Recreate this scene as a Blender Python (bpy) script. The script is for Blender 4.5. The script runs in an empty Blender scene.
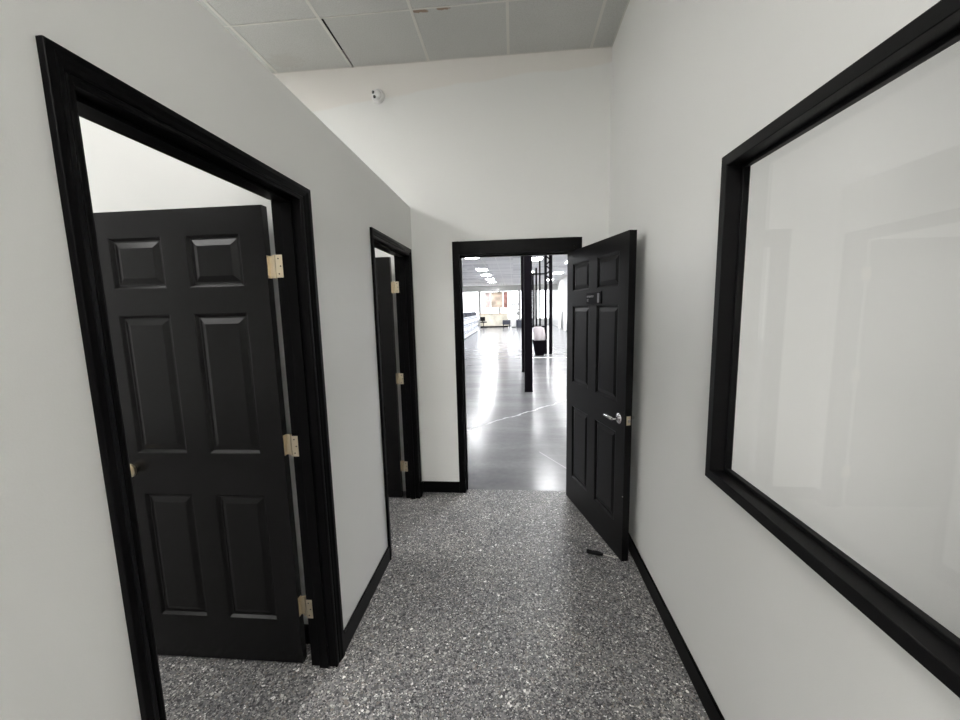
import bpy, bmesh, math, random
from mathutils import Vector, Matrix
random.seed(7)
S = bpy.context.scene
COL = S.collection
PI = math.pi

# ------------------------------------------------------------------ camera, world, exposure
F_PX, YAW, PITCH, ROLL, CAM_H = 391.98, -0.088, -0.1301, -0.0234, 1.6155
fw = Vector((math.sin(YAW)*math.cos(PITCH), math.cos(YAW)*math.cos(PITCH), math.sin(PITCH)))
rt = Vector((math.cos(YAW), -math.sin(YAW), 0)); up = rt.cross(fw)
cr, sr = math.cos(ROLL), math.sin(ROLL)
right, upv = cr*rt + sr*up, cr*up - sr*rt
cd = bpy.data.cameras.new('camera'); cam = bpy.data.objects.new('camera', cd); COL.objects.link(cam)
cd.sensor_fit = 'HORIZONTAL'; cd.sensor_width = 36; cd.lens = F_PX/960*36
cd.clip_start = 0.02; cd.clip_end = 300
M3 = Matrix((right, upv, -fw)).transposed().to_4x4()
cam.matrix_world = Matrix.Translation((0, 0, CAM_H)) @ M3
S.camera = cam
S.view_settings.view_transform = 'Standard'; S.view_settings.look = 'None'
S.view_settings.gamma = 1; S.view_settings.use_curve_mapping = False
S.view_settings.exposure = 1.1
W = bpy.data.worlds.new('daylight'); S.world = W; W.use_nodes = True
bg = W.node_tree.nodes['Background']; bg.inputs[0].default_value = (0.93, 0.96, 1, 1); bg.inputs[1].default_value = 3.0
try:
    S.cycles.use_denoising = True; S.cycles.max_bounces = 14; S.cycles.diffuse_bounces = 8; S.cycles.sample_clamp_indirect = 6
except Exception: pass
L_HALL, L_ROOM1, L_ROOM2, L_SIDE, L_SHOP = 20.0, 4.9, 21.5, 3.0, 27.0

# ------------------------------------------------------------------ materials
def new_mat(name):
    m = bpy.data.materials.new(name); m.use_nodes = True
    nt = m.node_tree; return m, nt, nt.nodes['Principled BSDF']
def N(nt, t, **kw):
    n = nt.nodes.new(t)
    for k, v in kw.items(): setattr(n, k, v)
    return n
def math_n(nt, op, a, b=None, c=None, clamp=False):
    n = nt.nodes.new('ShaderNodeMath'); n.operation = op; n.use_clamp = clamp
    for i, v in enumerate((a, b, c)):
        if v is None: continue
        if isinstance(v, (int, float)): n.inputs[i].default_value = v
        else: nt.links.new(v, n.inputs[i])
    return n.outputs[0]
def noise(nt, vec, scale, detail=3, rough=.5):
    n = nt.nodes.new('ShaderNodeTexNoise'); n.inputs['Scale'].default_value = scale
    n.inputs['Detail'].default_value = detail; n.inputs['Roughness'].default_value = rough
    if vec is not None: nt.links.new(vec, n.inputs['Vector'])
    return n.outputs['Fac']
def ramp(nt, fac, stops, interp='LINEAR'):
    r = nt.nodes.new('ShaderNodeValToRGB'); r.color_ramp.interpolation = interp
    e = r.color_ramp.elements
    while len(e) > 1: e.remove(e[-1])
    e[0].position, e[0].color = stops[0][0], (*stops[0][1], 1)
    for p_, c_ in stops[1:]:
        x = e.new(p_); x.color = (*c_, 1)
    nt.links.new(fac, r.inputs[0]); return r.outputs[0]
def mixc(nt, fac, a, b):
    n = nt.nodes.new('ShaderNodeMix'); n.data_type = 'RGBA'
    for sock, v in ((n.inputs[0], fac), (n.inputs[6], a), (n.inputs[7], b)):
        if isinstance(v, (int, float)): sock.default_value = v
        elif isinstance(v, tuple): sock.default_value = (*v, 1)
        else: nt.links.new(v, sock)
    return n.outputs[2]
def bump(nt, bsdf, h, strength, dist=.01):
    b = nt.nodes.new('ShaderNodeBump'); b.inputs['Strength'].default_value = strength
    b.inputs['Distance'].default_value = dist
    nt.links.new(h, b.inputs['Height']); nt.links.new(b.outputs[0], bsdf.inputs['Normal'])
def geo_pos(nt): return nt.nodes.new('ShaderNodeNewGeometry').outputs['Position']
def sep(nt, v):
    s = nt.nodes.new('ShaderNodeSeparateXYZ'); nt.links.new(v, s.inputs[0]); return s.outputs

def paint(name, col, rough=.5, tex=320, b=.08, var=.04, spec=.5, metal=0.0, ior=1.5):
    m, nt, p = new_mat(name); pos = geo_pos(nt)
    n1 = noise(nt, pos, 1.7, 3); 
    c2 = tuple(max(0, c*(1-var)) for c in col); c3 = tuple(min(1, c*(1+var)) for c in col)
    nt.links.new(ramp(nt, n1, [(.3, c2), (.7, c3)]), p.inputs['Base Color'])
    p.inputs['Roughness'].default_value = rough; p.inputs['Metallic'].default_value = metal
    p.inputs['Specular IOR Level'].default_value = spec; p.inputs['IOR'].default_value = ior
    if b: bump(nt, p, noise(nt, pos, tex, 2), b, .002)
    return m
WALL = (0.755, 0.755, 0.74)
m_wall = paint('wall_paint', WALL, .42, 240, .12, .012)
m_white = paint('white_paint', (.78, .78, .78), .5, 200, .05, .01)
m_black = paint('black_satin_paint', (.0036, .0034, .0037), .23, 420, .06, .15, .5, 0.0, 1.31)
m_black_b = paint('black_satin_paint_dulled', (.0042, .0040, .0044), .30, 420, .06, .15, .5, 0.0, 1.22)  # same black paint, its reflections toned down for the shop door
m_trim = paint('black_gloss_trim', (.0024, .0023, .0026), .32, 300, .08, .15, .5, 0.0, 1.14)
m_frame = paint('black_window_frame', (.0065, .0063, .0067), .46, 300, .06, .1, .5, 0.0, 1.22)
m_tbar = paint('ceiling_grid_metal', (.60, .59, .55), .45, 60, .03, .06)
m_dark = paint('dark_void', (.02, .02, .02), .9, 10, 0)
m_brass = paint('satin_brass', (.66, .57, .43), .33, 90, .04, .10, .5, 1.0)
m_chrome = paint('chrome', (.80, .79, .80), .14, 90, .0, .03, .5, 1.0)
m_screw = paint('dull_screw', (.10, .085, .07), .5, 90, .03, .05, .5, 1.0)
m_steel = paint('steel', (.55, .53, .49), .35, 90, .03, .05, .5, 1.0)
m_blk = paint('black_plastic', (.005, .005, .006), .45, 200, .05, .1, .5, 0.0, 1.25)
m_shopblk = paint('black_powder_coat', (.005, .0038, .006), .5, 200, .05, .1, .5, 0.0, 1.15)
m_cam = paint('white_plastic', (.74, .74, .73), .35, 100, 0, .01)
m_lens = paint('lens_black', (.004, .004, .004), .12, 100, 0, 0)
m_sign = paint('sign_black', (.003, .003, .004), .5, 100, 0, .05, .08)
m_letter = paint('sign_letter_grey', (.26, .26, .26), .4, 100, 0, .02)
m_slider = paint('sign_slider_grey', (.16, .16, .17), .3, 100, 0, .02)
m_grey = paint('soffit_grey', (.30, .30, .29), .6, 60, .05, .04)
m_beige = paint('counter_beige', (.74, .69, .58), .5, 30, .05, .25)
m_shelf = paint('shelf_white', (.74, .77, .84), .4, 60, .02, .02)
m_sack = paint('pale_sack', (.62, .56, .58), .8, 40, .4, .12)
m_pink = paint('pinkish_board', (.80, .66, .62), .6, 8, 0, .3)
m_red = paint('red_brown_print', (.42, .20, .17), .6, 2.2, 0, .6)
m_print = paint('pale_print', (.62, .50, .40), .6, 1.6, 0, .5)
m_bluegrey = paint('blue_grey_plastic', (.035, .038, .055), .5, 60, .03, .1)
m_pave = paint('pale_pavement', (.55, .54, .52), .8, 20, .1, .08)

def end_wall_mat():                                    # painted wall with the bare, beige strip left along the ceiling
    m, nt, p = new_mat('end_wall_paint'); pos = geo_pos(nt); x, y, z = sep(nt, pos)
    edge = math_n(nt, 'ADD', math_n(nt, 'MULTIPLY', x, .085), 3.36)
    edge = math_n(nt, 'ADD', edge, math_n(nt, 'MULTIPLY', math_n(nt, 'SUBTRACT', noise(nt, pos, 2.2, 3), .5), .10))
    f = math_n(nt, 'MULTIPLY', math_n(nt, 'SUBTRACT', z, edge), 60, clamp=True)
    nt.links.new(mixc(nt, math_n(nt, 'MULTIPLY', f, .8), WALL, (.73, .70, .665)), p.inputs['Base Color'])
    p.inputs['Roughness'].default_value = .45
    bump(nt, p, noise(nt, pos, 240, 2), .12, .002)
    return m
m_end = end_wall_mat()

def epoxy_mat():
    m, nt, p = new_mat('epoxy_flake_floor'); pos = geo_pos(nt)
    def vor(scale):
        v = nt.nodes.new('ShaderNodeTexVoronoi'); v.inputs['Scale'].default_value = scale; v.inputs['Randomness'].default_value = 1
        nt.links.new(pos, v.inputs['Vector']); return v
    wob = nt.nodes.new('ShaderNodeVectorMath'); wob.operation = 'ADD'
    v1, v2 = vor(185), vor(100)
    s1 = sep(nt, v1.outputs['Color']); s2 = sep(nt, v2.outputs['Color'])
    pal = [(0, (.04, .04, .043)), (.16, (.08, .08, .083)), (.34, (.125, .125, .13)), (.55, (.18, .178, .178)),
           (.74, (.16, .145, .13)), (.80, (.27, .265, .255)), (.92, (.42, .415, .40)), (.98, (.66, .655, .64))]
    c1 = ramp(nt, s1[0], pal, 'CONSTANT'); c2 = ramp(nt, s2[1], pal, 'CONSTANT')
    sel = math_n(nt, 'GREATER_THAN', s2[0], .72)
    c = mixc(nt, sel, c1, c2)
    big = math_n(nt, 'ADD', math_n(nt, 'MULTIPLY', noise(nt, pos, 1.6, 4, .6), .65), math_n(nt, 'MULTIPLY', noise(nt, pos, 11, 3, .6), .35))
    g = nt.nodes.new('ShaderNodeMix'); g.data_type = 'RGBA'; g.blend_type = 'MULTIPLY'; g.inputs[0].default_value = 1
    nt.links.new(c, g.inputs[6]); nt.links.new(ramp(nt, big, [(.34, (.93, .93, .965)), (.66, (1.56, 1.54, 1.50))]), g.inputs[7])
    nt.links.new(g.outputs[2], p.inputs['Base Color'])
    nt.links.new(math_n(nt, 'ADD', math_n(nt, 'MULTIPLY', s1[2], .25), .30), p.inputs['Roughness'])
    p.inputs['Specular IOR Level'].default_value = .25
    h = math_n(nt, 'ADD', s1[1], math_n(nt, 'MULTIPLY', noise(nt, pos, 60, 2), 1.2))
    bump(nt, p, h, .25, .0015)
    return m
m_epoxy = epoxy_mat()

def concrete_mat():
    m, nt, p = new_mat('sealed_concrete'); pos = geo_pos(nt); x, y, z = sep(nt, pos)
    mp = nt.nodes.new('ShaderNodeMapping'); mp.inputs['Scale'].default_value = (.45, 1.6, 1); nt.links.new(pos, mp.inputs[0])
    n1 = noise(nt, mp.outputs[0], 1.5, 6, .62)
    n2 = noise(nt, pos, 18, 3)
    base = ramp(nt, math_n(nt, 'ADD', math_n(nt, 'MULTIPLY', n1, .8), math_n(nt, 'MULTIPLY', n2, .2)),
                [(.3, (.135, .135, .142)), (.5, (.185, .185, .19)), (.7, (.25, .25, .254))])
    wob = math_n(nt, 'MULTIPLY', math_n(nt, 'SUBTRACT', noise(nt, pos, 3.2, 5), .5), .34)
    d = math_n(nt, 'ABSOLUTE', math_n(nt, 'ADD', math_n(nt, 'SUBTRACT', y, math_n(nt, 'ADD', math_n(nt, 'MULTIPLY', x, 1.12), 5.79)), wob))
    w = math_n(nt, 'ADD', math_n(nt, 'MULTIPLY', noise(nt, pos, 9, 2), .075), -.004)
    crack = math_n(nt, 'MULTIPLY', math_n(nt, 'SUBTRACT', w, d), 40, clamp=True)
    d2 = math_n(nt, 'ABSOLUTE', math_n(nt, 'SUBTRACT', y, math_n(nt, 'ADD', math_n(nt, 'MULTIPLY', x, -1.88), 4.80)))
    lim = math_n(nt, 'MULTIPLY', math_n(nt, 'GREATER_THAN', x, .27), math_n(nt, 'LESS_THAN', x, .9))
    crack2 = math_n(nt, 'MULTIPLY', math_n(nt, 'MULTIPLY', math_n(nt, 'SUBTRACT', .016, d2), 60, clamp=True), math_n(nt, 'MULTIPLY', lim, .6))
    cf = math_n(nt, 'MAXIMUM', crack, crack2)
    nt.links.new(mixc(nt, cf, base, (.55, .55, .55)), p.inputs['Base Color'])
    r = math_n(nt, 'ADD', math_n(nt, 'MULTIPLY', n1, .03), .20)
    p.inputs['Specular IOR Level'].default_value = .16
    nt.links.new(math_n(nt, 'ADD', r, math_n(nt, 'MULTIPLY', cf, .4)), p.inputs['Roughness'])
    return m
m_conc = concrete_mat()

def tile_mat():
    m, nt, p = new_mat('ceiling_tile'); pos = geo_pos(nt); x, y, z = sep(nt, pos)
    n1 = noise(nt, pos, 130, 2, .7); n2 = noise(nt, pos, 1.2, 3)
    c = ramp(nt, n1, [(.30, (.47, .475, .458)), (.5, (.53, .535, .518)), (.7, (.565, .57, .555))])
    g = nt.nodes.new('ShaderNodeMix'); g.data_type = 'RGBA'; g.blend_type = 'MULTIPLY'; g.inputs[0].default_value = 1
    nt.links.new(c, g.inputs[6]); nt.links.new(ramp(nt, n2, [(.3, (.9, .9, .9)), (.7, (1, 1, 1))]), g.inputs[7])
    # rusty water marks beside one bar of the grid
    def spot(cx, cy, rx, ry):
        a = math_n(nt, 'DIVIDE', math_n(nt, 'SUBTRACT', x, cx), rx); b = math_n(nt, 'DIVIDE', math_n(nt, 'SUBTRACT', y, cy), ry)
        d = math_n(nt, 'SQRT', math_n(nt, 'ADD', math_n(nt, 'MULTIPLY', a, a), math_n(nt, 'MULTIPLY', b, b)))
        d = math_n(nt, 'ADD', d, math_n(nt, 'MULTIPLY', math_n(nt, 'SUBTRACT', noise(nt, pos, 30, 3), .5), 1.4))
        return math_n(nt, 'MULTIPLY', math_n(nt, 'SUBTRACT', 1, d), 3, clamp=True)
    st = math_n(nt, 'MAXIMUM', spot(-.58, 2.765, .06, .02), spot(-.43, 2.762, .05, .014))
    st = math_n(nt, 'MAXIMUM', st, math_n(nt, 'MULTIPLY', spot(-1.72, 3.14, .16, .10), .12))
    nt.links.new(mixc(nt, math_n(nt, 'MULTIPLY', st, .8), g.outputs[2], (.22, .13, .07)), p.inputs['Base Color'])
    p.inputs['Roughness'].default_value = .85
    bump(nt, p, n1, .25, .003)
    return m
m_tile = tile_mat()

def shop_ceiling_mat():
    m, nt, p = new_mat('shop_ceiling_tiles'); pos = geo_pos(nt); x, y, z = sep(nt, pos)
    def line(v, o):
        f = math_n(nt, 'FRACT', math_n(nt, 'DIVIDE', math_n(nt, 'ADD', v, 100+o), .61))
        return math_n(nt, 'LESS_THAN', f, .05)
    l = math_n(nt, 'MAXIMUM', line(x, .18), line(y, 0))
    cell = nt.nodes.new('ShaderNodeTexWhiteNoise'); cell.noise_dimensions = '2D'
    sn = nt.nodes.new('ShaderNodeVectorMath'); sn.operation = 'SNAP'; sn.inputs[1].default_value = (1.22, .61, 10)
    nt.links.new(pos, sn.inputs[0]); nt.links.new(sn.outputs[0], cell.inputs['Vector'])
    c = ramp(nt, cell.outputs[0], [(0, (.66, .66, .68)), (.8, (.80, .80, .81)), (.9, (.58, .58, .60))])
    nt.links.new(mixc(nt, l, c, (.82, .82, .82)), p.inputs['Base Color']); p.inputs['Roughness'].default_value = .85
    return m
m_shopceil = shop_ceiling_mat()

def slat_mat():
    m, nt, p = new_mat('ribbed_wall_panel'); pos = geo_pos(nt); x, y, z = sep(nt, pos)
    f = math_n(nt, 'FRACT', math_n(nt, 'DIVIDE', y, 1.5))
    nt.links.new(ramp(nt, f, [(0, (.45, .45, .47)), (.06, (.70, .70, .70)), (.9, (.66, .66, .66)), (1, (.45, .45, .47))]), p.inputs['Base Color'])
    p.inputs['Roughness'].default_value = .5
    return m
m_slat = slat_mat()

def emit_mat(name, col, st):
    m, nt, p = new_mat(name); p.inputs['Base Color'].default_value = (.8, .8, .8, 1)
    p.inputs['Emission Color'].default_value = (*col, 1); p.inputs['Emission Strength'].default_value = st
    return m
m_lh = emit_mat('hall_diffuser', (1, .985, .95), L_HALL)
m_l1 = emit_mat('room_diffuser', (1, .99, .965), L_ROOM1)
m_l2 = emit_mat('far_room_diffuser', (1, .99, .965), L_ROOM2)
m_ls = emit_mat('added_strip_diffuser', (1, .99, .965), L_SIDE)
m_lshop = emit_mat('shop_diffuser', (.98, .99, 1), L_SHOP)

def glass_mat(name, ior=1.5, tint=(1, 1, 1)):
    m, nt, p = new_mat(name); nt.nodes.remove(p); out = nt.nodes['Material Output']
    t = N(nt, 'ShaderNodeBsdfTransparent'); t.inputs[0].default_value = (*tint, 1)
    g = N(nt, 'ShaderNodeBsdfGlossy'); g.inputs['Roughness'].default_value = .0
    ge = N(nt, 'ShaderNodeNewGeometry'); dt = N(nt, 'ShaderNodeVectorMath'); dt.operation = 'DOT_PRODUCT'
    nt.links.new(ge.outputs['Normal'], dt.inputs[0]); nt.links.new(ge.outputs['Incoming'], dt.inputs[1])
    c = math_n(nt, 'SUBTRACT', 1, math_n(nt, 'ABSOLUTE', dt.outputs['Value']))
    fr = math_n(nt, 'ADD', math_n(nt, 'MULTIPLY', math_n(nt, 'POWER', c, 5), .96), .04)
    mx = N(nt, 'ShaderNodeMixShader')
    nt.links.new(fr, mx.inputs[0]); nt.links.new(t.outputs[0], mx.inputs[1]); nt.links.new(g.outputs[0], mx.inputs[2])
    nt.links.new(mx.outputs[0], out.inputs[0]); return m
m_glass = glass_mat('window_glass')

# ------------------------------------------------------------------ mesh helpers
class MB:
    def __init__(s): s.v = []; s.f = []
    def add(s, vs, fs):
        o = len(s.v); s.v += [tuple(v) for v in vs]; s.f += [tuple(i+o for i in f) for f in fs]; return s
    def box(s, x0, x1, y0, y1, z0, z1, M=None):
        vs = [Vector((x, y, z)) for x in (x0, x1) for y in (y0, y1) for z in (z0, z1)]
        if M is not None: vs = [M @ v for v in vs]
        return s.add(vs, [(0, 1, 3, 2), (4, 6, 7, 5), (0, 4, 5, 1), (2, 3, 7, 6), (0, 2, 6, 4), (1, 5, 7, 3)])
    def tube(s, pts, rad, n=12, caps=True):
        pts = [Vector(p) for p in pts]; rad = rad if isinstance(rad, (list, tuple)) else [rad]*len(pts)
        base = len(s.v); ref = None
        for i, p in enumerate(pts):
            d = (pts[min(i+1, len(pts)-1)] - pts[max(i-1, 0)]).normalized()
            if ref is None: ref = Vector((0, 0, 1)) if abs(d.z) < .9 else Vector((1, 0, 0))
            a = d.cross(ref).normalized(); b = d.cross(a).normalized(); ref = b.cross(d) if False else ref
            for k in range(n):
                t = 2*PI*k/n; s.v.append(tuple(p + rad[i]*(math.cos(t)*a + math.sin(t)*b)))
        for i in range(len(pts)-1):
            for k in range(n):
                k2 = (k+1) % n
                s.f.append((base+i*n+k, base+i*n+k2, base+(i+1)*n+k2, base+(i+1)*n+k))
        if caps:
            s.f.append(tuple(base+k for k in reversed(range(n)))); s.f.append(tuple(base+(len(pts)-1)*n+k for k in range(n)))
        return s
    def loft(s, rings, closed=False, caps=True):          # rings: lists of equal length, each a closed profile
        n = len(rings[0]); o = len(s.v)
        for r in rings: s.v += [tuple(v) for v in r]
        m = len(rings)
        for i in range(m if closed else m-1):
            j = (i+1) % m
            for k in range(n):
                k2 = (k+1) % n; s.f.append((o+i*n+k, o+i*n+k2, o+j*n+k2, o+j*n+k))
        if caps and not closed:
            s.f.append(tuple(o+k for k in reversed(range(n)))); s.f.append(tuple(o+(m-1)*n+k for k in range(n)))
        return s
    def sphere(s, c, r, M=None, n=20, m=12):
        o = len(s.v); c = Vector(c)
        for i in range(m+1):
            th = PI*i/m
            for k in range(n):
                ph = 2*PI*k/n; v = Vector((math.sin(th)*math.cos(ph), math.sin(th)*math.sin(ph), math.cos(th)))*r
                s.v.append(tuple(c + (M @ v if M is not None else v)))
        for i in range(m):
            for k in range(n):
                k2 = (k+1) % n; s.f.append((o+i*n+k, o+(i+1)*n+k, o+(i+1)*n+k2, o+i*n+k2))
        return s
    def build(s, name, mat, parent=None, bevel=0, smooth=False, segs=2):
        me = bpy.data.meshes.new(name); me.from_pydata(s.v, [], s.f); me.update()
        bm = bmesh.new(); bm.from_mesh(me)
        bmesh.ops.remove_doubles(bm, verts=bm.verts, dist=1e-6)
        bmesh.ops.recalc_face_normals(bm, faces=bm.faces)
        if bevel:
            ed = [e for e in bm.edges if len(e.link_faces) == 2 and e.calc_face_angle(0) > .5]
            bmesh.ops.bevel(bm, geom=ed, offset=bevel, segments=segs, affect='EDGES', profile=.5, clamp_overlap=True)
        bm.to_mesh(me); bm.free()
        if smooth:
            for p_ in me.polygons: p_.use_smooth = True
            try: me.set_sharp_from_angle(angle=.7)
            except Exception: pass
        me.materials.append(mat)
        o = bpy.data.objects.new(name, me); COL.objects.link(o)
        if parent is not None: o.parent = parent
        return o
def tag(o, label=None, cat=None, group=None, kind=None):
    if label: o['label'] = label
    if cat: o['category'] = cat
    if group: o['group'] = group
    if kind: o['kind'] = kind
    return o
def empty(name, loc, rz=0):
    o = bpy.data.objects.new(name, None); COL.objects.link(o); o.empty_display_size = .1
    o.location = loc; o.rotation_euler = (0, 0, rz); return o
def struct(o, label=None, cat=None): return tag(o, label, cat, None, 'structure')
def copy_tree(o, parent=None):
    c = o.copy(); COL.objects.link(c)
    if parent is not None: c.parent = parent
    for ch in [x for x in bpy.data.objects if x.parent == o]: copy_tree(ch, c)
    return c

# ------------------------------------------------------------------ dimensions
AX = -0.833          # hall face of the left partition
BX = 0.7554          # hall face of the right wall
D = 3.278            # hall face of the end wall
ZC = 3.53            # tiled ceiling
ZP = 2.45            # top of the low partition
TW = .115            # partition thickness
XSH0, XSH1, YSH = -9.0, 3.62, 38.0
ZSH = 3.7

# ------------------------------------------------------------------ floors
f = MB(); f.box(-5.2, 1.75, -4.2, 3.338, -.10, 0)
struct(f.build('floor', m_epoxy), 'grey speckled epoxy flake floor of the hallway', 'floor')
f = MB(); f.box(XSH0-.2, XSH1+.2, 3.338, YSH+.2, -.10, -.003)
struct(f.build('floor_shop', m_conc), 'glossy grey sealed concrete floor of the shop beyond the doorway', 'floor')

# ------------------------------------------------------------------ walls
def wall_x(name, x0, x1, ya, yb, z1, holes, mat, label):   # wall along y, holes (y0,y1,z0,z1) in order of y
    w = MB(); y = ya
    for (h0, h1, hz0, hz1) in holes:
        w.box(x0, x1, y, h0, 0, z1)
        if hz0 > 0: w.box(x0, x1, h0, h1, 0, hz0)
        w.box(x0, x1, h0, h1, hz1, z1); y = h1
    w.box(x0, x1, y, yb, 0, z1)
    return struct(w.build(name, mat), label, 'wall')
JT = .018
D1 = (.738, 1.537, 2.057); D2 = (2.355, 3.145, 2.050)
wall_x('wall_left', AX-TW+.003, AX, -4.0, D, ZP, [(D1[0]-JT, D1[1]+JT, 0, D1[2]+JT), (D2[0]-JT, D2[1]+JT, 0, D2[2]+JT)], m_wall,
       'low pale grey partition wall with two doorways on the left')
WY0, WY1, WZ0, WZ1 = -.42, 1.475, 1.000, 2.072          # clear opening of the window
wall_x('wall_right', BX, BX+.056, -4.0, D, 3.6, [(WY0-.03, WY1+.03, WZ0-.03, WZ1+.03)], m_wall, 'pale grey wall on the right holding the wide black framed window')
D3 = (-.440, .482, 2.052)
w = MB()
w.box(XSH0-.1, D3[0]-JT, D, D+.12, 0, 3.75); w.box(D3[1]+JT, XSH1+.1, D, D+.12, 0, 3.75); w.box(D3[0]-JT, D3[1]+JT, D, D+.12, D3[2]+JT, 3.75)
struct(w.build('wall_end', m_end), 'tall pale end wall around the open doorway', 'wall')
w = MB(); w.box(-5.2, 1.75, -4.1, -4.0, 0, 3.6); struct(w.build('wall_back', m_wall))
w = MB(); w.box(-5.1, -5.0, -4.0, D, 0, 3.6); struct(w.build('wall_room_side', m_white))
w = MB(); w.box(-5.0, AX-TW+.003, 1.66, 1.76, 0, 2.5); struct(w.build('wall_room_partition', m_wall), 'white partition wall behind the nearest open door', 'wall')
w = MB(); w.box(1.6, 1.7, -4.0, D, 0, 3.6); struct(w.build('wall_passage_side', m_wall), 'pale wall seen through the wide window', 'wall')
# shop shell
w = MB(); w.box(XSH1, XSH1+.1, D+.12, YSH+.1, 0, 3.75); struct(w.build('wall_shop_right', m_slat), 'ribbed white side wall of the shop', 'wall')
w = MB(); w.box(XSH0-.1, XSH0, D+.12, YSH+.1, 0, 3.75); struct(w.build('wall_shop_left', m_white))
w = MB()
FZ0, FZ1 = .75, 3.02
w.box(XSH0, XSH1, YSH, YSH+.15, 0, .02)
w.box(XSH0, XSH1, YSH, YSH+.15, 3.3, 3.75)
wins = [(-8.9, -7.1), (-7.0, -5.2), (-5.1, -3.3), (-3.2, -1.4), (-1.3, .5), (.6, 2.0), (2.1, 3.5)]
edges = [XSH0] + [e for p_ in wins for e in p_] + [XSH1]
for k in range(0, len(edges), 2): w.box(edges[k], edges[k+1], YSH, YSH+.15, .02, 3.3)
for a_, b_ in wins: w.box(a_, b_, YSH, YSH+.15, .02, .5)
struct(w.build('wall_shop_front', m_white), 'bright window front at the far end of the shop', 'wall')
for i, (a_, b_) in enumerate(wins):
    fr = MB()
    for (p0, p1, q0, q1) in ((a_, a_+.06, .5, 3.3), (b_-.06, b_, .5, 3.3), (a_, b_, .5, .56), (a_, b_, 3.24, 3.3)):
        fr.box(p0, p1, YSH+.02, YSH+.10, q0, q1)
    fo = struct(fr.build('window_%d' % (i+2), m_grey)); MB().box(a_+.06, b_-.06, YSH+.055, YSH+.065, .56, 3.24).build('pane', m_glass, fo)
w = MB(); w.box(XSH0-3, XSH1+3, YSH+.2, YSH+22, -.12, -.02); struct(w.build('ground_outside', m_pave))
w = MB(); w.box(XSH0, XSH1, 33.2, 33.4, 3.02, 3.5); struct(w.build('trim_1', m_grey), 'grey soffit band under the far shop ceiling', 'soffit')
w = MB(); w.box(XSH0-.1, XSH1+.1, D+.12, YSH+.15, ZSH, ZSH+.1); struct(w.build('ceiling_shop', m_shopceil), 'white tiled shop ceiling', 'ceiling')
w = MB(); w.box(-5.2, 1.75, -4.1, D+.1, 3.66, 3.75); struct(w.build('ceiling_deck', m_dark))

# ------------------------------------------------------------------ tiled hall ceiling: tiles, then the grid
GX = [-1.87 + .6175*k for k in range(-6, 8)]; GX = [g for g in GX if -5.0 < g < 1.6]
GX = [-5.0] + GX + [1.6]
GY = [2.745 - .61*k for k in range(0, 12)]; GY = [D] + [g for g in GY if g > -4] + [-4.0]
HALL_LIGHTS = []       # tiles replaced by light panels: (cx, cy)
def panel_here(cx, cy):
    return any(abs(cx-a_) < .32 and abs(cy-b_) < .62 for a_, b_ in LIGHTS_AT)
def snap_x(x): return min(((GX[i]+GX[i+1])/2 for i in range(1, len(GX)-2)), key=lambda v: abs(v-x))
def snap_y(y): return min(GY[1:-1], key=lambda v: abs(v-y))
LIGHTS_AT = [(snap_x(-.35), snap_y(-2.1)), (snap_x(-.35), snap_y(-3.35)), (snap_x(-2.8), snap_y(-.3)), (snap_x(-3.4), snap_y(-.3)), (snap_x(-4.0), snap_y(-1.5)), (snap_x(-2.7), snap_y(1.5)), (snap_x(-3.6), snap_y(2.2))]
t = MB()
for i in range(len(GX)-1):
    for j in range(len(GY)-1):
        x0, x1, y1, y0 = GX[i], GX[i+1], GY[j], GY[j+1]
        cx, cy = (x0+x1)/2, (y0+y1)/2
        if any(abs(cx-a_) < .1 and abs(cy-b_) < .5 for a_, b_ in LIGHTS_AT): continue
        g = .003; dz = random.uniform(-.0015, .0015); sx = 0; rz = 0
        if j == 0 and abs(x0+1.2525) < .02: sx = .020; rz = .012
        if j == 0 and abs(x0+.635) < .02: rz = -.012
        M = Matrix.Translation((cx+sx, cy, 0)) @ Matrix.Rotation(rz, 4, 'Z')
        t.box(-(x1-x0)/2+g, (x1-x0)/2-g-sx, -(y1-y0)/2+g, (y1-y0)/2-g, ZC+.002+dz, ZC+.017+dz, M)
struct(t.build('ceiling', m_tile), 'grey fissured tiles of the hallway drop ceiling', 'ceiling')
t = MB()
for gx in GX[1:-1]: t.box(gx-.010, gx+.010, -4, D, ZC-.002, ZC+.0015)
for gy in GY[1:-1]: t.box(-5, 1.6, gy-.0045, gy+.0045, ZC-.0022, ZC+.0012)
t.box(-5, 1.6, D-.006, D, ZC-.002, ZC+.0015); t.box(BX-.008, BX, -4, D, ZC-.003, ZC+.0012)
struct(t.build('ceiling_grid', m_tbar), 'pale metal grid bars between the hallway ceiling tiles', 'ceiling')

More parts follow.
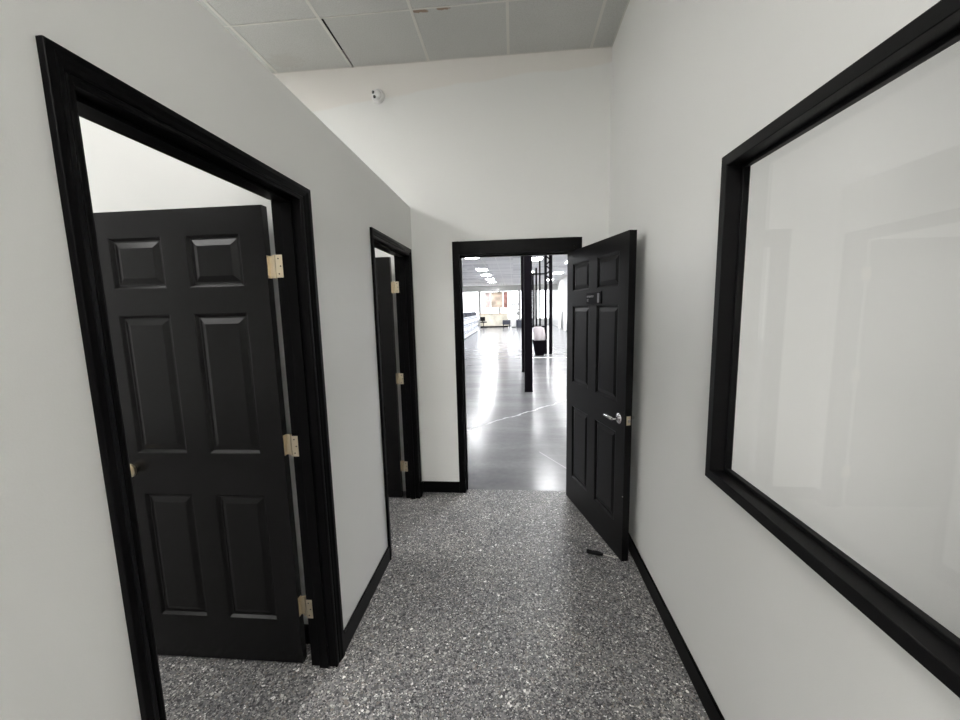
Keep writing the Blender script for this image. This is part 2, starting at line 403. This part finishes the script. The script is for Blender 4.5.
def light_panel(x, y, z, mat, label, group, sx=.60, sy=1.20):
    r = empty('ceiling_light', (x, y, z)); tag(r, label, 'light', group)
    fr = MB()
    for (a0, a1, b0, b1) in ((-sx/2, -sx/2+.025, -sy/2, sy/2), (sx/2-.025, sx/2, -sy/2, sy/2), (-sx/2, sx/2, -sy/2, -sy/2+.025), (-sx/2, sx/2, sy/2-.025, sy/2)):
        fr.box(a0, a1, b0, b1, -.008, .06)
    fr.box(-sx/2, sx/2, -sy/2, sy/2, .05, .06)
    fr.build('frame', m_white, r)
    MB().box(-sx/2+.024, sx/2-.024, -sy/2+.024, sy/2-.024, -.004, .004).build('diffuser', mat, r)
    return r
lights_spec = [(m_lh, 'flat ceiling light panel over the hallway just behind the viewer'), (m_lh, 'flat ceiling light panel at the rear of the hallway'),
               (m_l1, 'flat ceiling light panel in the nearest room, right of a touching pair'), (m_l1, 'flat ceiling light panel in the nearest room, left of a touching pair'), (m_l1, 'flat ceiling light panel over the deep rear corner of the nearest room'), (m_l1, 'flat ceiling light panel by the white partition of the nearest room'),
               (m_l2, 'flat ceiling light panel over the farther side room')]
for (x, y), (mt, lb) in zip(LIGHTS_AT, lights_spec): light_panel(x, y, ZC, mt, lb, None)
def added_strip(x, y, z0, z1, label):  # added out of view to light the wall behind the window evenly
    r = empty('added_wall_strip', (x, y, z0)); tag(r, label, 'light', 'added light strips hidden in the passage')
    MB().box(-.03, 0, -.05, .05, 0, z1-z0).build('housing', m_white, r, .003)
    MB().box(0, .015, -.035, .035, .02, z1-z0-.02).build('diffuser', m_ls, r)
for y, lb in ((1.95, 'added upright light strip hidden in the passage just past the window'), (2.95, 'added upright light strip hidden at the far end of the passage'), (-1.0, 'added upright light strip hidden in the passage behind the viewer')):
    added_strip(BX+.088, y, .10, 3.0, lb)

# ------------------------------------------------------------------ door linings, casings, baseboards
def casing_x(name, xf, sgn, y0, y1, zt, mat, label):      # moulded casing on a wall face at x = xf, proud to sgn
    prof = [(-.002, 0), (-.002, .007), (.006, .009), (.016, .009), (.020, .006), (.026, .010), (.038, .012), (.048, .016), (.068, .016), (.070, .014), (.070, 0)]
    path = [(lambda o: (y0-o*.70, 0)), (lambda o: (y0-o*.70, zt+o*.76)), (lambda o: (y1+o*fs, zt+o*.76)), (lambda o: (y1+o*fs, 0))]
    fs = .75 if y0 > 2 else 1.0
    rings = [[(xf+sgn*t_, *fn(o)) for (o, t_) in prof] for fn in path]
    return rings
def doorway_left(i, y0, y1, zt, label):
    m = MB(); m.loft(casing_x('', AX, 1, y0, y1, zt, None, ''))
    xi = AX-TW
    m.box(xi, AX+.001, y0-JT, y0, 0, zt+JT); m.box(xi, AX+.001, y1, y1+JT, 0, zt+JT); m.box(xi, AX+.001, y0, y1, zt, zt+JT)
    # stops
    for (a_, b_, c_, d_) in ((y0, y0+.011, 0, zt), (y1-.011, y1, 0, zt), (y0, y1, zt-.011, zt)):
        m.box(AX-.072, AX-.030, a_, b_, c_, d_)
    # flat casing on the room side
    xr = xi
    m.box(xr-.012, xr, y0-.07, y0-.004, 0, zt+.07); m.box(xr-.012, xr, y0-.004, y1+.004, zt+.004, zt+.07)
    o = m.build('trim_%d' % i, m_trim, None, .0012)
    return struct(o, label, 'door frame')
doorway_left(2, *D1, 'glossy black moulded frame around the nearest doorway on the left')
doorway_left(3, *D2, 'glossy black moulded frame around the second doorway on the left')
m = MB()
ca = .014
m.box(D3[0]-.056, D3[0]-.003, D-ca, D, 0, 2.162); m.box(D3[1]+.003, D3[1]+.066, D-ca, D, 0, 2.162)
m.box(D3[0]-.003, D3[1]+.003, D-ca, D, D3[2]+.003, 2.162)
m.box(D3[0]-JT, D3[0], D-.001, D+.135, -.003, D3[2]+JT); m.box(D3[1], D3[1]+JT, D-.001, D+.135, -.003, D3[2]+JT); m.box(D3[0], D3[1], D-.001, D+.135, D3[2], D3[2]+JT)
m.box(D3[0], D3[0]+.011, D+.05, D+.09, -.003, D3[2]); m.box(D3[0], D3[1], D+.05, D+.09, D3[2]-.011, D3[2]); m.box(D3[1]-.011, D3[1], D+.05, D+.09, -.003, D3[2])
struct(m.build('trim_4', m_trim, None, .0015), 'flat black frame around the doorway to the shop', 'door frame')

def base_run(mb, x0, x1, y0, y1): mb.box(x0, x1, y0, y1, 0, .100)
BT = .012
m = MB(); base_run(m, AX, AX+BT, D1[1]+.070, D2[0]-.049); base_run(m, AX, AX+BT, -4, D1[0]-.049); base_run(m, AX, AX+BT, D2[1]+.0525, D)
struct(m.build('baseboard_left', m_trim, None, .003), 'black baseboard along the left wall', 'baseboard')
m = MB(); base_run(m, AX+BT, D3[0]-.056, D-BT, D); base_run(m, D3[1]+.066, BX-BT, D-BT, D)
struct(m.build('baseboard_end', m_trim, None, .003), 'black baseboard beside the shop doorway', 'baseboard')
m = MB(); base_run(m, BX-BT, BX, -4, D)
struct(m.build('baseboard_right', m_trim, None, .003), 'black baseboard along the right wall', 'baseboard')
m = MB(); base_run(m, -5, AX-TW-.02, 1.648, 1.66)
struct(m.build('baseboard_room', m_trim, None, .003), 'black baseboard behind the nearest open door', 'baseboard')

# ------------------------------------------------------------------ doors
def slab_mesh(w, h, z0, th, stile, mull, yv):
    """six-panel slab, x 0..w, z z0..h; faces at y = 0 and y = -th (scaled by yv)"""
    xm0, xm1 = w/2-mull/2, w/2+mull/2
    us = [0, stile, xm0, xm1, w-stile, w]; zs = [z0, .225, .830, 1.016, 1.622, 1.730, 1.940, h]
    mb = MB()
    for side in (0, 1):
        y0 = 0 if side == 0 else -th; inn = -1 if side == 0 else 1
        P = lambda u, dpt, z: (u, yv*(y0 + inn*dpt), z)
        for i in range(5):
            for j in range(7):
                u0, u1, a_, b_ = us[i], us[i+1], zs[j], zs[j+1]
                if i in (1, 3) and j in (1, 3, 5):
                    rings = []
                    for (ins, dp) in ((0, 0), (.004, .001), (.014, .0105), (.020, .0105), (.044, .003), (.046, .0028)):
                        rings.append([P(u0+ins, dp, a_+ins), P(u1-ins, dp, a_+ins), P(u1-ins, dp, b_-ins), P(u0+ins, dp, b_-ins)])
                    o = len(mb.v)
                    for r in rings: mb.v += r
                    for k in range(len(rings)-1):
                        for q in range(4):
                            q2 = (q+1) % 4; mb.f.append((o+4*k+q, o+4*k+q2, o+4*k+4+q2, o+4*k+4+q))
                    k = len(rings)-1; mb.f.append((o+4*k, o+4*k+1, o+4*k+2, o+4*k+3))
                else:
                    mb.add([P(u0, 0, a_), P(u1, 0, a_), P(u1, 0, b_), P(u0, 0, b_)], [(0, 1, 2, 3)])
    # rim
    for i in range(5):
        for z in (z0, h): mb.add([(us[i], 0, z), (us[i+1], 0, z), (us[i+1], -yv*th, z), (us[i], -yv*th, z)], [(0, 1, 2, 3)])
    for j in range(7):
        for u in (0, w): mb.add([(u, 0, zs[j]), (u, 0, zs[j+1]), (u, -yv*th, zs[j+1]), (u, -yv*th, zs[j])], [(0, 1, 2, 3)])
    return mb
def knob(parent, x, z, yv, sy):
    mb = MB(); mb.tube([(x, 0, z), (x, sy*.008, z), (x, sy*.010, z), (x, sy*.035, z), (x, sy*.040, z), (x, sy*.052, z), (x, sy*.062, z), (x, sy*.066, z)],
                       [.031, .030, .013, .012, .022, .027, .022, .008], 24)
    return mb.build('door_knob', m_brass, parent, 0, True)
def hinge_1(parent, zc, slab_edge_x, jx, jy, pin):
    """leaf on the slab's edge, leaf on the frame, knuckle between (world coordinates turned into the door's own)"""
    inv = Matrix.Translation(parent.location) @ Matrix.Rotation(parent.rotation_euler.z, 4, 'Z'); inv = inv.inverted()
    h = MB()
    h.box(slab_edge_x, slab_edge_x+.0025, pin[1]-.015, pin[1]+.010, zc-.045, zc+.045, inv)
    h.box(pin[0]+.018, pin[0]+.046, jy-.0025, jy, zc-.045, zc+.045, inv)
    h.box(slab_edge_x, pin[0]+.004, pin[1]+.0005, pin[1]+.003, zc-.045, zc+.045, inv)
    h.box(pin[0], pin[0]+.021, pin[1]+.0005, pin[1]+.003, zc-.045, zc+.045, inv)
    o = h.build('hinge', m_brass, parent, .0008)
    k = MB(); k.tube([inv @ Vector((pin[0], pin[1], zc-.047)), inv @ Vector((pin[0], pin[1], zc+.047))], .0062, 14)
    k.build('knuckle', m_brass, o, 0, True)
    s = MB()
    for dz in (-.03, 0, .03):
        c = inv @ Vector((pin[0]+.030+.008*(dz == 0), jy-.0025, zc+dz)); c2 = inv @ Vector((pin[0]+.030+.008*(dz == 0), jy-.0035, zc+dz)); s.tube([c, c2], .0032, 10)
    s.build('screw', m_screw, o)
    return o
def left_door(n, ys, label, jamb_y):
    XE = -.9885 if n == 1 else -.984
    r = empty('door_%d' % n, (XE, ys, 0), PI)          # local +x runs into the room, +y faces the viewer
    tag(r, label, 'door', None, 'structure')
    slab_mesh(.783, 2.043, .012, .035, .103, .105, 1).build('door_slab', m_black, r, 0)
    knob(r, .728, .935, 1, 1)
    knob_b = MB(); knob_b.tube([(.728, -.035, .935), (.728, -.043, .935), (.728, -.045, .935), (.728, -.062, .935), (.728, -.066, .935), (.728, -.078, .935)], [.030, .029, .013, .012, .024, .016], 20)
    knob_b.build('door_knob', m_brass, r, 0, True)
    for zc in (1.803, 1.053, .290): hinge_1(r, zc, XE, AX-TW, jamb_y, (-.9660, ys+.019))
    return r
left_door(1, 1.535, 'black six panel door standing open in the nearest doorway on the left', 1.535)
left_door(2, 3.140, 'black six panel door glimpsed open inside the second doorway on the left', 3.145)

# door to the shop, opened against the right wall
HP = Vector((.430, 3.240)); FP = Vector((.659, 2.353)); du = (FP-HP).normalized(); WD = .916; TH3 = .044
ang = math.atan2(du.y, du.x)
r3 = empty('door_3', (HP.x, HP.y, 0), ang)                 # local +x hinge to free edge, -y faces the viewer
tag(r3, 'black six panel door standing open against the right wall', 'door', None, 'structure')
slab_mesh(WD, 2.038, .012, TH3, .110, .118, -1).build('door_slab', m_black_b, r3)
LZ = .925; LU = .851
mb = MB(); mb.tube([(LU, 0, LZ), (LU, -.006, LZ), (LU, -.010, LZ)], [.033, .033, .028], 28)
mb.tube([(LU, -.008, LZ), (LU, -.050, LZ)], .011, 16)
lv = mb.build('lever_handle', m_chrome, r3, 0, True)
mb = MB(); mb.tube([(LU+.006, -.046, LZ), (LU-.02, -.050, LZ+.001), (LU-.06, -.050, LZ+.002), (LU-.095, -.048, LZ-.001), (LU-.116, -.044, LZ-.006)], [.013, .0125, .0115, .011, .008], 14)
mb.build('lever', m_chrome, lv, 0, True)
mb = MB(); mb.tube([(LU, TH3, LZ), (LU, TH3+.008, LZ)], [.033, .030], 24); mb.tube([(LU, TH3+.006, LZ), (LU, TH3+.045, LZ)], .011, 16)
mb.tube([(LU+.006, TH3+.042, LZ), (LU-.05, TH3+.046, LZ), (LU-.12, TH3+.042, LZ-.004)], [.011, .0095, .007], 14)
mb.build('lever_handle', m_chrome, r3, 0, True)
mb = MB(); mb.box(WD, WD+.0025, .009, TH3-.009, LZ-.028, LZ+.028); lp = mb.build('latch_plate', m_brass, r3, .0008)
mb = MB(); mb.box(WD+.001, WD+.013, .015, .029, LZ-.010, LZ+.010); mb.build('latch_bolt', m_steel, lp, .003)
for zc in (1.80, 1.05, .29):
    mb = MB(); mb.tube([(-.004, TH3+.004, zc-.045), (-.004, TH3+.004, zc+.045)], .006, 12); mb.box(-.0025, 0, .006, TH3, zc-.045, zc+.045)
    mb.build('hinge', m_brass, r3)
mb = MB(); mb.tube([(.910, 0, .442), (.910, -.002, .442)], .004, 10); mb.build('screw', m_steel, r3)
# sign between the upper panels: plate with two short lines of pale lettering, sliding tab at its right
mb = MB(); mb.box(.366, .566, -.004, 0, 1.632, 1.708); pl = mb.build('sign_plate', m_sign, r3, .001)
mb = MB(); mb.box(.584, .592, -.006, 0, 1.632, 1.712); mb.box(.366, .592, -.0045, -.002, 1.628, 1.633); mb.build('sign_rail', m_sign, pl, .0008)
mb = MB(); mb.box(.536, .564, -.006, -.003, 1.638, 1.700); mb.build('sign_slider', m_slider, pl, .0015)
mb = MB()
u = .376
for wd in (.016, .016, .006, .016, .016, .016, .014):
    mb.box(u, u+.0035, -.0048, -.0038, 1.674, 1.688); mb.box(u, u+wd-.004, -.0048, -.0038, 1.6845, 1.688); mb.box(u, u+wd-.005, -.0048, -.0038, 1.6795, 1.682); u += wd+.001
u = .378
for wd in (.012, .014):
    mb.box(u, u+.0035, -.0048, -.0038, 1.648, 1.664); mb.box(u, u+wd-.003, -.0048, -.0038, 1.6605, 1.664); mb.box(u, u+wd-.003, -.0048, -.0038, 1.648, 1.651); u += wd
mb.build('lettering', m_letter, pl)

# ------------------------------------------------------------------ window in the right wall
def frame_loop(mb, prof, y0, y1, z0, z1):                  # prof: (outward offset, x)
    rings = []
    for (cy, cz, sy_, sz_) in ((y0, z0, -1, -1), (y1, z0, 1, -1), (y1, z1, 1, 1), (y0, z1, -1, 1)):
        rings.append([(x_, cy+sy_*o, cz+sz_*o) for (o, x_) in prof])
    mb.loft(rings, closed=True)
win = empty('window_1', (BX, (WY0+WY1)/2, WZ0))
tag(win, 'wide fixed window with a deep black frame in the right wall', 'window', None, 'structure')
off = Matrix.Translation((-BX, -(WY0+WY1)/2, -WZ0))
def shift(mb): mb.v = [tuple(off @ Vector(v)) for v in mb.v]; return mb
mb = MB(); frame_loop(mb, [(.050, BX+.004), (.050, BX-.019), (.047, BX-.022), (.014, BX-.022), (.012, BX-.020), (.012, BX+.0565), (.029, BX+.0565), (.029, BX+.004)], WY0, WY1, WZ0, WZ1)
shift(mb).build('frame', m_frame, win)
mb = MB(); frame_loop(mb, [(.0115, BX+.028), (.0015, BX+.028), (0, BX+.030), (0, BX+.047), (.0115, BX+.047)], WY0, WY1, WZ0, WZ1)
shift(mb).build('glazing_stop', m_frame, win)
mb = MB(); mb.box(BX+.048, BX+.054, WY0-.008, WY1+.008, WZ0-.008, WZ1+.008); shift(mb).build('pane', m_glass, win)

# ------------------------------------------------------------------ things in the hall
sc = empty('security_camera', (-1.048, D, 3.300))
tag(sc, 'small white turret security camera with two lenses high on the end wall', 'camera')
mb = MB(); mb.tube([(0, 0, 0), (0, -.012, 0), (0, -.026, 0), (0, -.032, 0)], [.052, .052, .047, .042], 32); mb.build('base', m_cam, sc, 0, True)
dv = Vector((-.50, -.78, -.34)).normalized(); cen = Vector((0, -.036, 0))
Rm = dv.to_track_quat('Z', 'Y').to_matrix()
mb = MB(); mb.sphere(cen, .036, Rm, 28, 18); bl = mb.build('ball', m_cam, sc, 0, True)
upd = (Vector((0, 0, 1)) - dv*dv.z).normalized()
for s_, rr in ((1, .0115), (-1, .0115)):
    c0 = cen + upd*(.0145*s_); 
    mb = MB(); mb.tube([c0+dv*.030, c0+dv*.0365, c0+dv*.038], [rr, rr, rr*.8], 20); mb.build('lens', m_lens, bl, 0, True)

sd = empty('screwdriver', (.459, 2.447, 0), math.atan2(-.039, .168))
tag(sd, 'black handled screwdriver wedged on the floor under the open door', 'screwdriver')
mb = MB(); mb.tube([(0, 0, .016), (.003, 0, .016), (.010, 0, .016), (.022, 0, .015), (.035, 0, .015), (.060, 0, .0145), (.080, 0, .014), (.092, 0, .013), (.100, 0, .0115), (.106, 0, .011)],
                   [.006, .0125, .0145, .0130, .0115, .0140, .0135, .0100, .0088, .0068], 16); mb.build('handle', m_blk, sd, 0, True)
mb = MB(); mb.tube([(.104, 0, .0112), (.15, 0, .0078), (.195, 0, .0045), (.202, 0, .004)], [.0034, .0034, .0034, .0026], 10); mb.build('shaft', m_steel, sd, 0, True)

# ------------------------------------------------------------------ the shop beyond
def support_post(x, y, label):
    r = empty('support_post', (x, y, -.003)); tag(r, label, 'post')
    MB().box(-.075, .075, -.075, .075, 0, ZSH+.003).build('shaft', m_shopblk, r, .006)
    MB().box(-.078, .078, -.078, .078, 0, .02).build('base_plate', m_shopblk, r, .003)
    return r
support_post(.272, 7.55, 'square black post standing nearest beyond the doorway')
support_post(.262, 9.93, 'square black post right behind the nearest black post')

# tall black rack with hanging bars
rk = empty('display_rack', (1.07, 13.75, -.003)); tag(rk, 'tall black rack of upright poles with a lattice top beside the tub', 'rack')
MB().box(.14, .25, -.05, .05, 0, ZSH+.003).build('upright', m_shopblk, rk, .004)
MB().box(-.02, .07, -.05, .05, 0, ZSH+.003).build('upright', m_shopblk, rk, .004)
mb = MB()
for k in range(7):
    z0 = 2.55+.16*k; s_ = 1 if k % 2 else -1
    mb.tube([(.03 if s_ > 0 else .19, -.02, z0), (.19 if s_ > 0 else .03, -.02, z0+.16)], .022, 8)
mb.build('lattice', m_shopblk, rk)
for xx, z1 in ((-.17, 3.2), (-.29, 2.95), (-.40, 2.8)):
    mb = MB(); mb.tube([(xx, 0, .95), (xx, 0, z1)], .030, 10); mb.build('pole', m_shopblk, rk, 0, True)
mb = MB(); mb.box(-.46, .02, -.03, .03, .92, .99); mb.build('cross_bar', m_shopblk, rk, .004)
MB().box(-.46, .02, -.02, .02, 2.72, 2.77).build('cross_bar', m_shopblk, rk, .004)
tb = empty('tub', (.86, 13.45, -.003)); tag(tb, 'black tapered tub on the shop floor beside the rack', 'tub')
mb = MB(); rings = []
for z, hx, hy in ((0, .14, .14), (.03, .15, .15), (.50, .235, .22), (.52, .245, .23)): rings.append([(-hx, -hy, z), (hx, -hy, z), (hx, hy, z), (-hx, hy, z)])
rings.append([(-.22, -.205, .52), (.22, -.205, .52), (.22, .205, .52), (-.22, .205, .52)]); rings.append([(-.21, -.20, .47), (.21, -.20, .47), (.21, .20, .47), (-.21, .20, .47)])
mb.loft(rings); mb.build('body', m_shopblk, tb, .004)
sk = empty('sack', (.86, 13.45, .468)); tag(sk, 'pale sack sticking up out of the black tub', 'sack')
mb = MB(); rings = []
for z, hx, hy, ox in ((0, .17, .15, 0), (.08, .19, .17, .0), (.22, .20, .15, -.01), (.38, .20, .11, -.02), (.46, .17, .06, -.03), (.50, .12, .03, -.05)):
    rings.append([(ox+hx*math.cos(t_)*(1+.08*math.sin(3*t_+z*9)), hy*math.sin(t_), z) for t_ in [2*PI*k/16 for k in range(16)]])
mb.loft(rings); mb.build('sack_body', m_sack, sk, 0, True)
mb = MB(); mb.box(.55, XSH1, 12.63, 12.80, -.004, .002); struct(mb.build('trim_5', m_white), 'pale strip across the concrete floor in front of the black tub', 'strip')

# low white shelving along the left, with dark boxes on top
def shelf_unit(x, y0, y1, label):
    r = empty('shelving_unit', (x, (y0+y1)/2, -.003)); tag(r, label, 'shelf', 'low white shelving units along the shop left side')
    hl = (y1-y0)/2-.02; dp = .55
    MB().box(-dp, -dp+.03, -hl, hl, .06, 1.16).build('back_panel', m_shelf, r)
    for s_ in (-1, 1): MB().box(-dp+.03, 0, s_*hl-(.03 if s_ > 0 else 0), s_*hl+(.03 if s_ < 0 else 0), .06, 1.16).build('side_panel', m_shelf, r, .003)
    for z in (.06, .42, .78, 1.13): MB().box(-dp+.03, -.001, -hl+.03, hl-.03, z, z+.03).build('shelf', m_shelf, r, .003)
    MB().box(-dp+.03, -.02, -hl+.01, hl-.01, 0, .06).build('plinth', m_bluegrey, r)
    nb = 3; bw = (2*hl-.06)/nb
    for z in (.09, .45, .81):
        for k in range(nb):
            b0 = -hl+.03+k*bw+.02; df = MB().box(-.42, -.015, b0, b0+bw-.04, z, z+.27).build('drawer_front', m_shelf, r, .006)
            MB().box(-.016, -.004, b0+bw*.5-.12, b0+bw*.5+.08, z+.17, z+.22).build('handle', m_bluegrey, df, .003)
    return r
ys = [18.1+2.1*k for k in range(5)]
words_ = ['nearest', 'second', 'third', 'fourth', 'farthest']
for k, y0 in enumerate(ys):
    shelf_unit(-2.62, y0, y0+2.1, 'low white shelving unit on the shop left side, %s in the row' % words_[k])
    for q in range(3):
        yy = y0+.40+q*.65
        b = MB().box(-.14, .14, -.12, .12, 0, .20+.05*((q+k) % 2)).build('storage_box', m_bluegrey, None, .012)
        b.location = (-2.80, yy, 1.157)
        tag(b, 'small dark box on top of the %s white shelving unit' % words_[k], 'box', 'dark boxes on the white shelving')
# far end: counter, chair, cabinet, blocks, prints
ct = empty('sales_counter', (-1.72, 34.4, -.003)); tag(ct, 'long beige counter at the far end of the shop', 'counter')
MB().box(-1.18, 1.25, -.35, .35, .10, 1.12).build('body', m_beige, ct, .01); MB().box(-1.24, 1.31, -.41, .40, 1.12, 1.19).build('counter_top', m_print, ct, .008)
MB().box(-1.14, 1.2, -.30, .32, 0, .10).build('plinth', m_shopblk, ct)
ch = empty('office_chair', (-2.55, 33.2, -.003), .4); tag(ch, 'dark office chair in front of the far beige counter', 'chair')
MB().box(-.24, .24, -.24, .24, .44, .52).build('seat', m_blk, ch, .03); MB().box(-.22, .22, .20, .26, .58, .92).build('backrest', m_blk, ch, .025)
mb = MB(); mb.tube([(0, 0, .05), (0, 0, .45)], .03, 10); mb.build('post', m_blk, ch)
for k in range(5):
    a_ = 2*PI*k/5; mb = MB(); mb.tube([(0, 0, .09), (.28*math.cos(a_), .28*math.sin(a_), .03)], [.025, .03], 8); mb.build('leg', m_blk, ch)
mb = MB(); mb.box(-.03, .03, .18, .24, .48, .62); mb.build('back_bracket', m_blk, ch)
bn = empty('cushioned_bench', (-.62, 33.2, -.003)); tag(bn, 'dark low bench in front of the right end of the far counter', 'bench')
MB().box(-.32, .32, -.25, .25, .25, .62).build('seat', m_bluegrey, bn, .03)
for sx in (-.26, .26):
    for sy in (-.2, .2): MB().box(sx-.03, sx+.03, sy-.03, sy+.03, 0, .26).build('leg', m_blk, bn)
cb = empty('cabinet', (-.02, 33.3, -.003)); tag(cb, 'tall white cabinet right of the far beige counter', 'cabinet')
MB().box(-.20, .20, -.22, .22, .06, 1.52).build('body', m_white, cb, .01); MB().box(-.22, .22, -.24, .24, 1.52, 1.58).build('top', m_pink, cb, .005)
MB().box(-.18, .18, -.2, .2, 0, .06).build('plinth', m_blk, cb); MB().box(-.185, .185, -.235, -.221, .12, 1.48).build('door', m_white, cb, .004)
sh = empty('display_stand', (.42, 33.7, -.003)); tag(sh, 'dark stepped display stand behind the white cabinet', 'stand')
MB().box(-.05, .05, -.05, .05, .04, 1.9).build('column', m_grey, sh); MB().box(-.62, .05, -.15, .15, 1.86, 2.02).build('top_shelf', m_grey, sh, .01)
MB().box(-.20, .20, -.16, .16, 1.46, 1.52).build('shelf', m_grey, sh, .01); MB().box(-.18, .18, -.18, .18, 1.0, 1.3).build('bin', m_grey, sh, .02); MB().box(-.25, .25, -.22, .22, 0, .04).build('base', m_blk, sh, .01)
bx = MB().box(-.32, .32, -.25, .25, 0, .62).build('flat_case', m_bluegrey, None, .03); bx.location = (.52, 32.6, -.003)
tag(bx, 'dark case on the shop floor just left of the nearest black post', 'case')
def poster(x0, x1, z0, z1, mat, label):
    r = empty('hanging_poster', ((x0+x1)/2, 33.9, z0)); tag(r, label, 'poster')
    hw = (x1-x0)/2
    MB().box(-hw, hw, -.006, .006, 0, z1-z0).build('sheet', mat, r); mb = MB(); mb.tube([(-hw, 0, z1-z0), (hw, 0, z1-z0)], .02, 8); mb.build('top_rail', m_grey, r)
    for sx in (-hw*.8, hw*.8):
        mb = MB(); mb.tube([(sx, 0, z1-z0), (sx, 0, ZSH-z0)], .006, 6); mb.build('cord', m_grey, r)
poster(-2.45, -1.98, 1.66, 2.98, m_pink, 'pale pink poster, leftmost of the three hanging above the far counter')
poster(-1.94, -.90, 1.66, 2.98, m_print, 'wide pale tan poster in the middle of the three above the far counter')
poster(-.87, -.50, 1.62, 2.98, m_red, 'narrow red brown poster, rightmost of the three above the far counter')
for k, (yy, hh) in enumerate(((27.0, 1.2), (30.2, 1.3))):
    r = MB().box(-.02, .02, -.5, .5, 0, hh, Matrix.Rotation(.10, 4, 'Y')).build('leaning_board', m_white, None, .004); r.location = (3.42, yy, 0)
    tag(r, ['white board leaning on the shop right wall, nearer one', 'white board leaning on the shop right wall, farther one'][k], 'board', 'boards leaning on the shop wall')
# shop ceiling lights, one row after another
rows = [(-1.68, [16.0, 21.4, 24.9, 28.4, 31.5], 'row of ceiling lights nearest left of the black posts'),
        (-5.2, [6.0, 11.0, 16.0, 21.4, 26.0, 31.0], 'row of ceiling lights over the far left of the shop'),
        (.95, [6.0, 11.0, 17.5, 24.0, 30.0], 'row of ceiling lights right of the black posts'),
        (2.75, [9.0, 14.0, 19.0, 25.0, 31.0], 'row of ceiling lights along the shop right wall')]
for x, yl, lb in rows:
    for y in yl: light_panel(x, y, ZSH-.01, m_lshop, 'flat white panel in the ' + lb, lb)
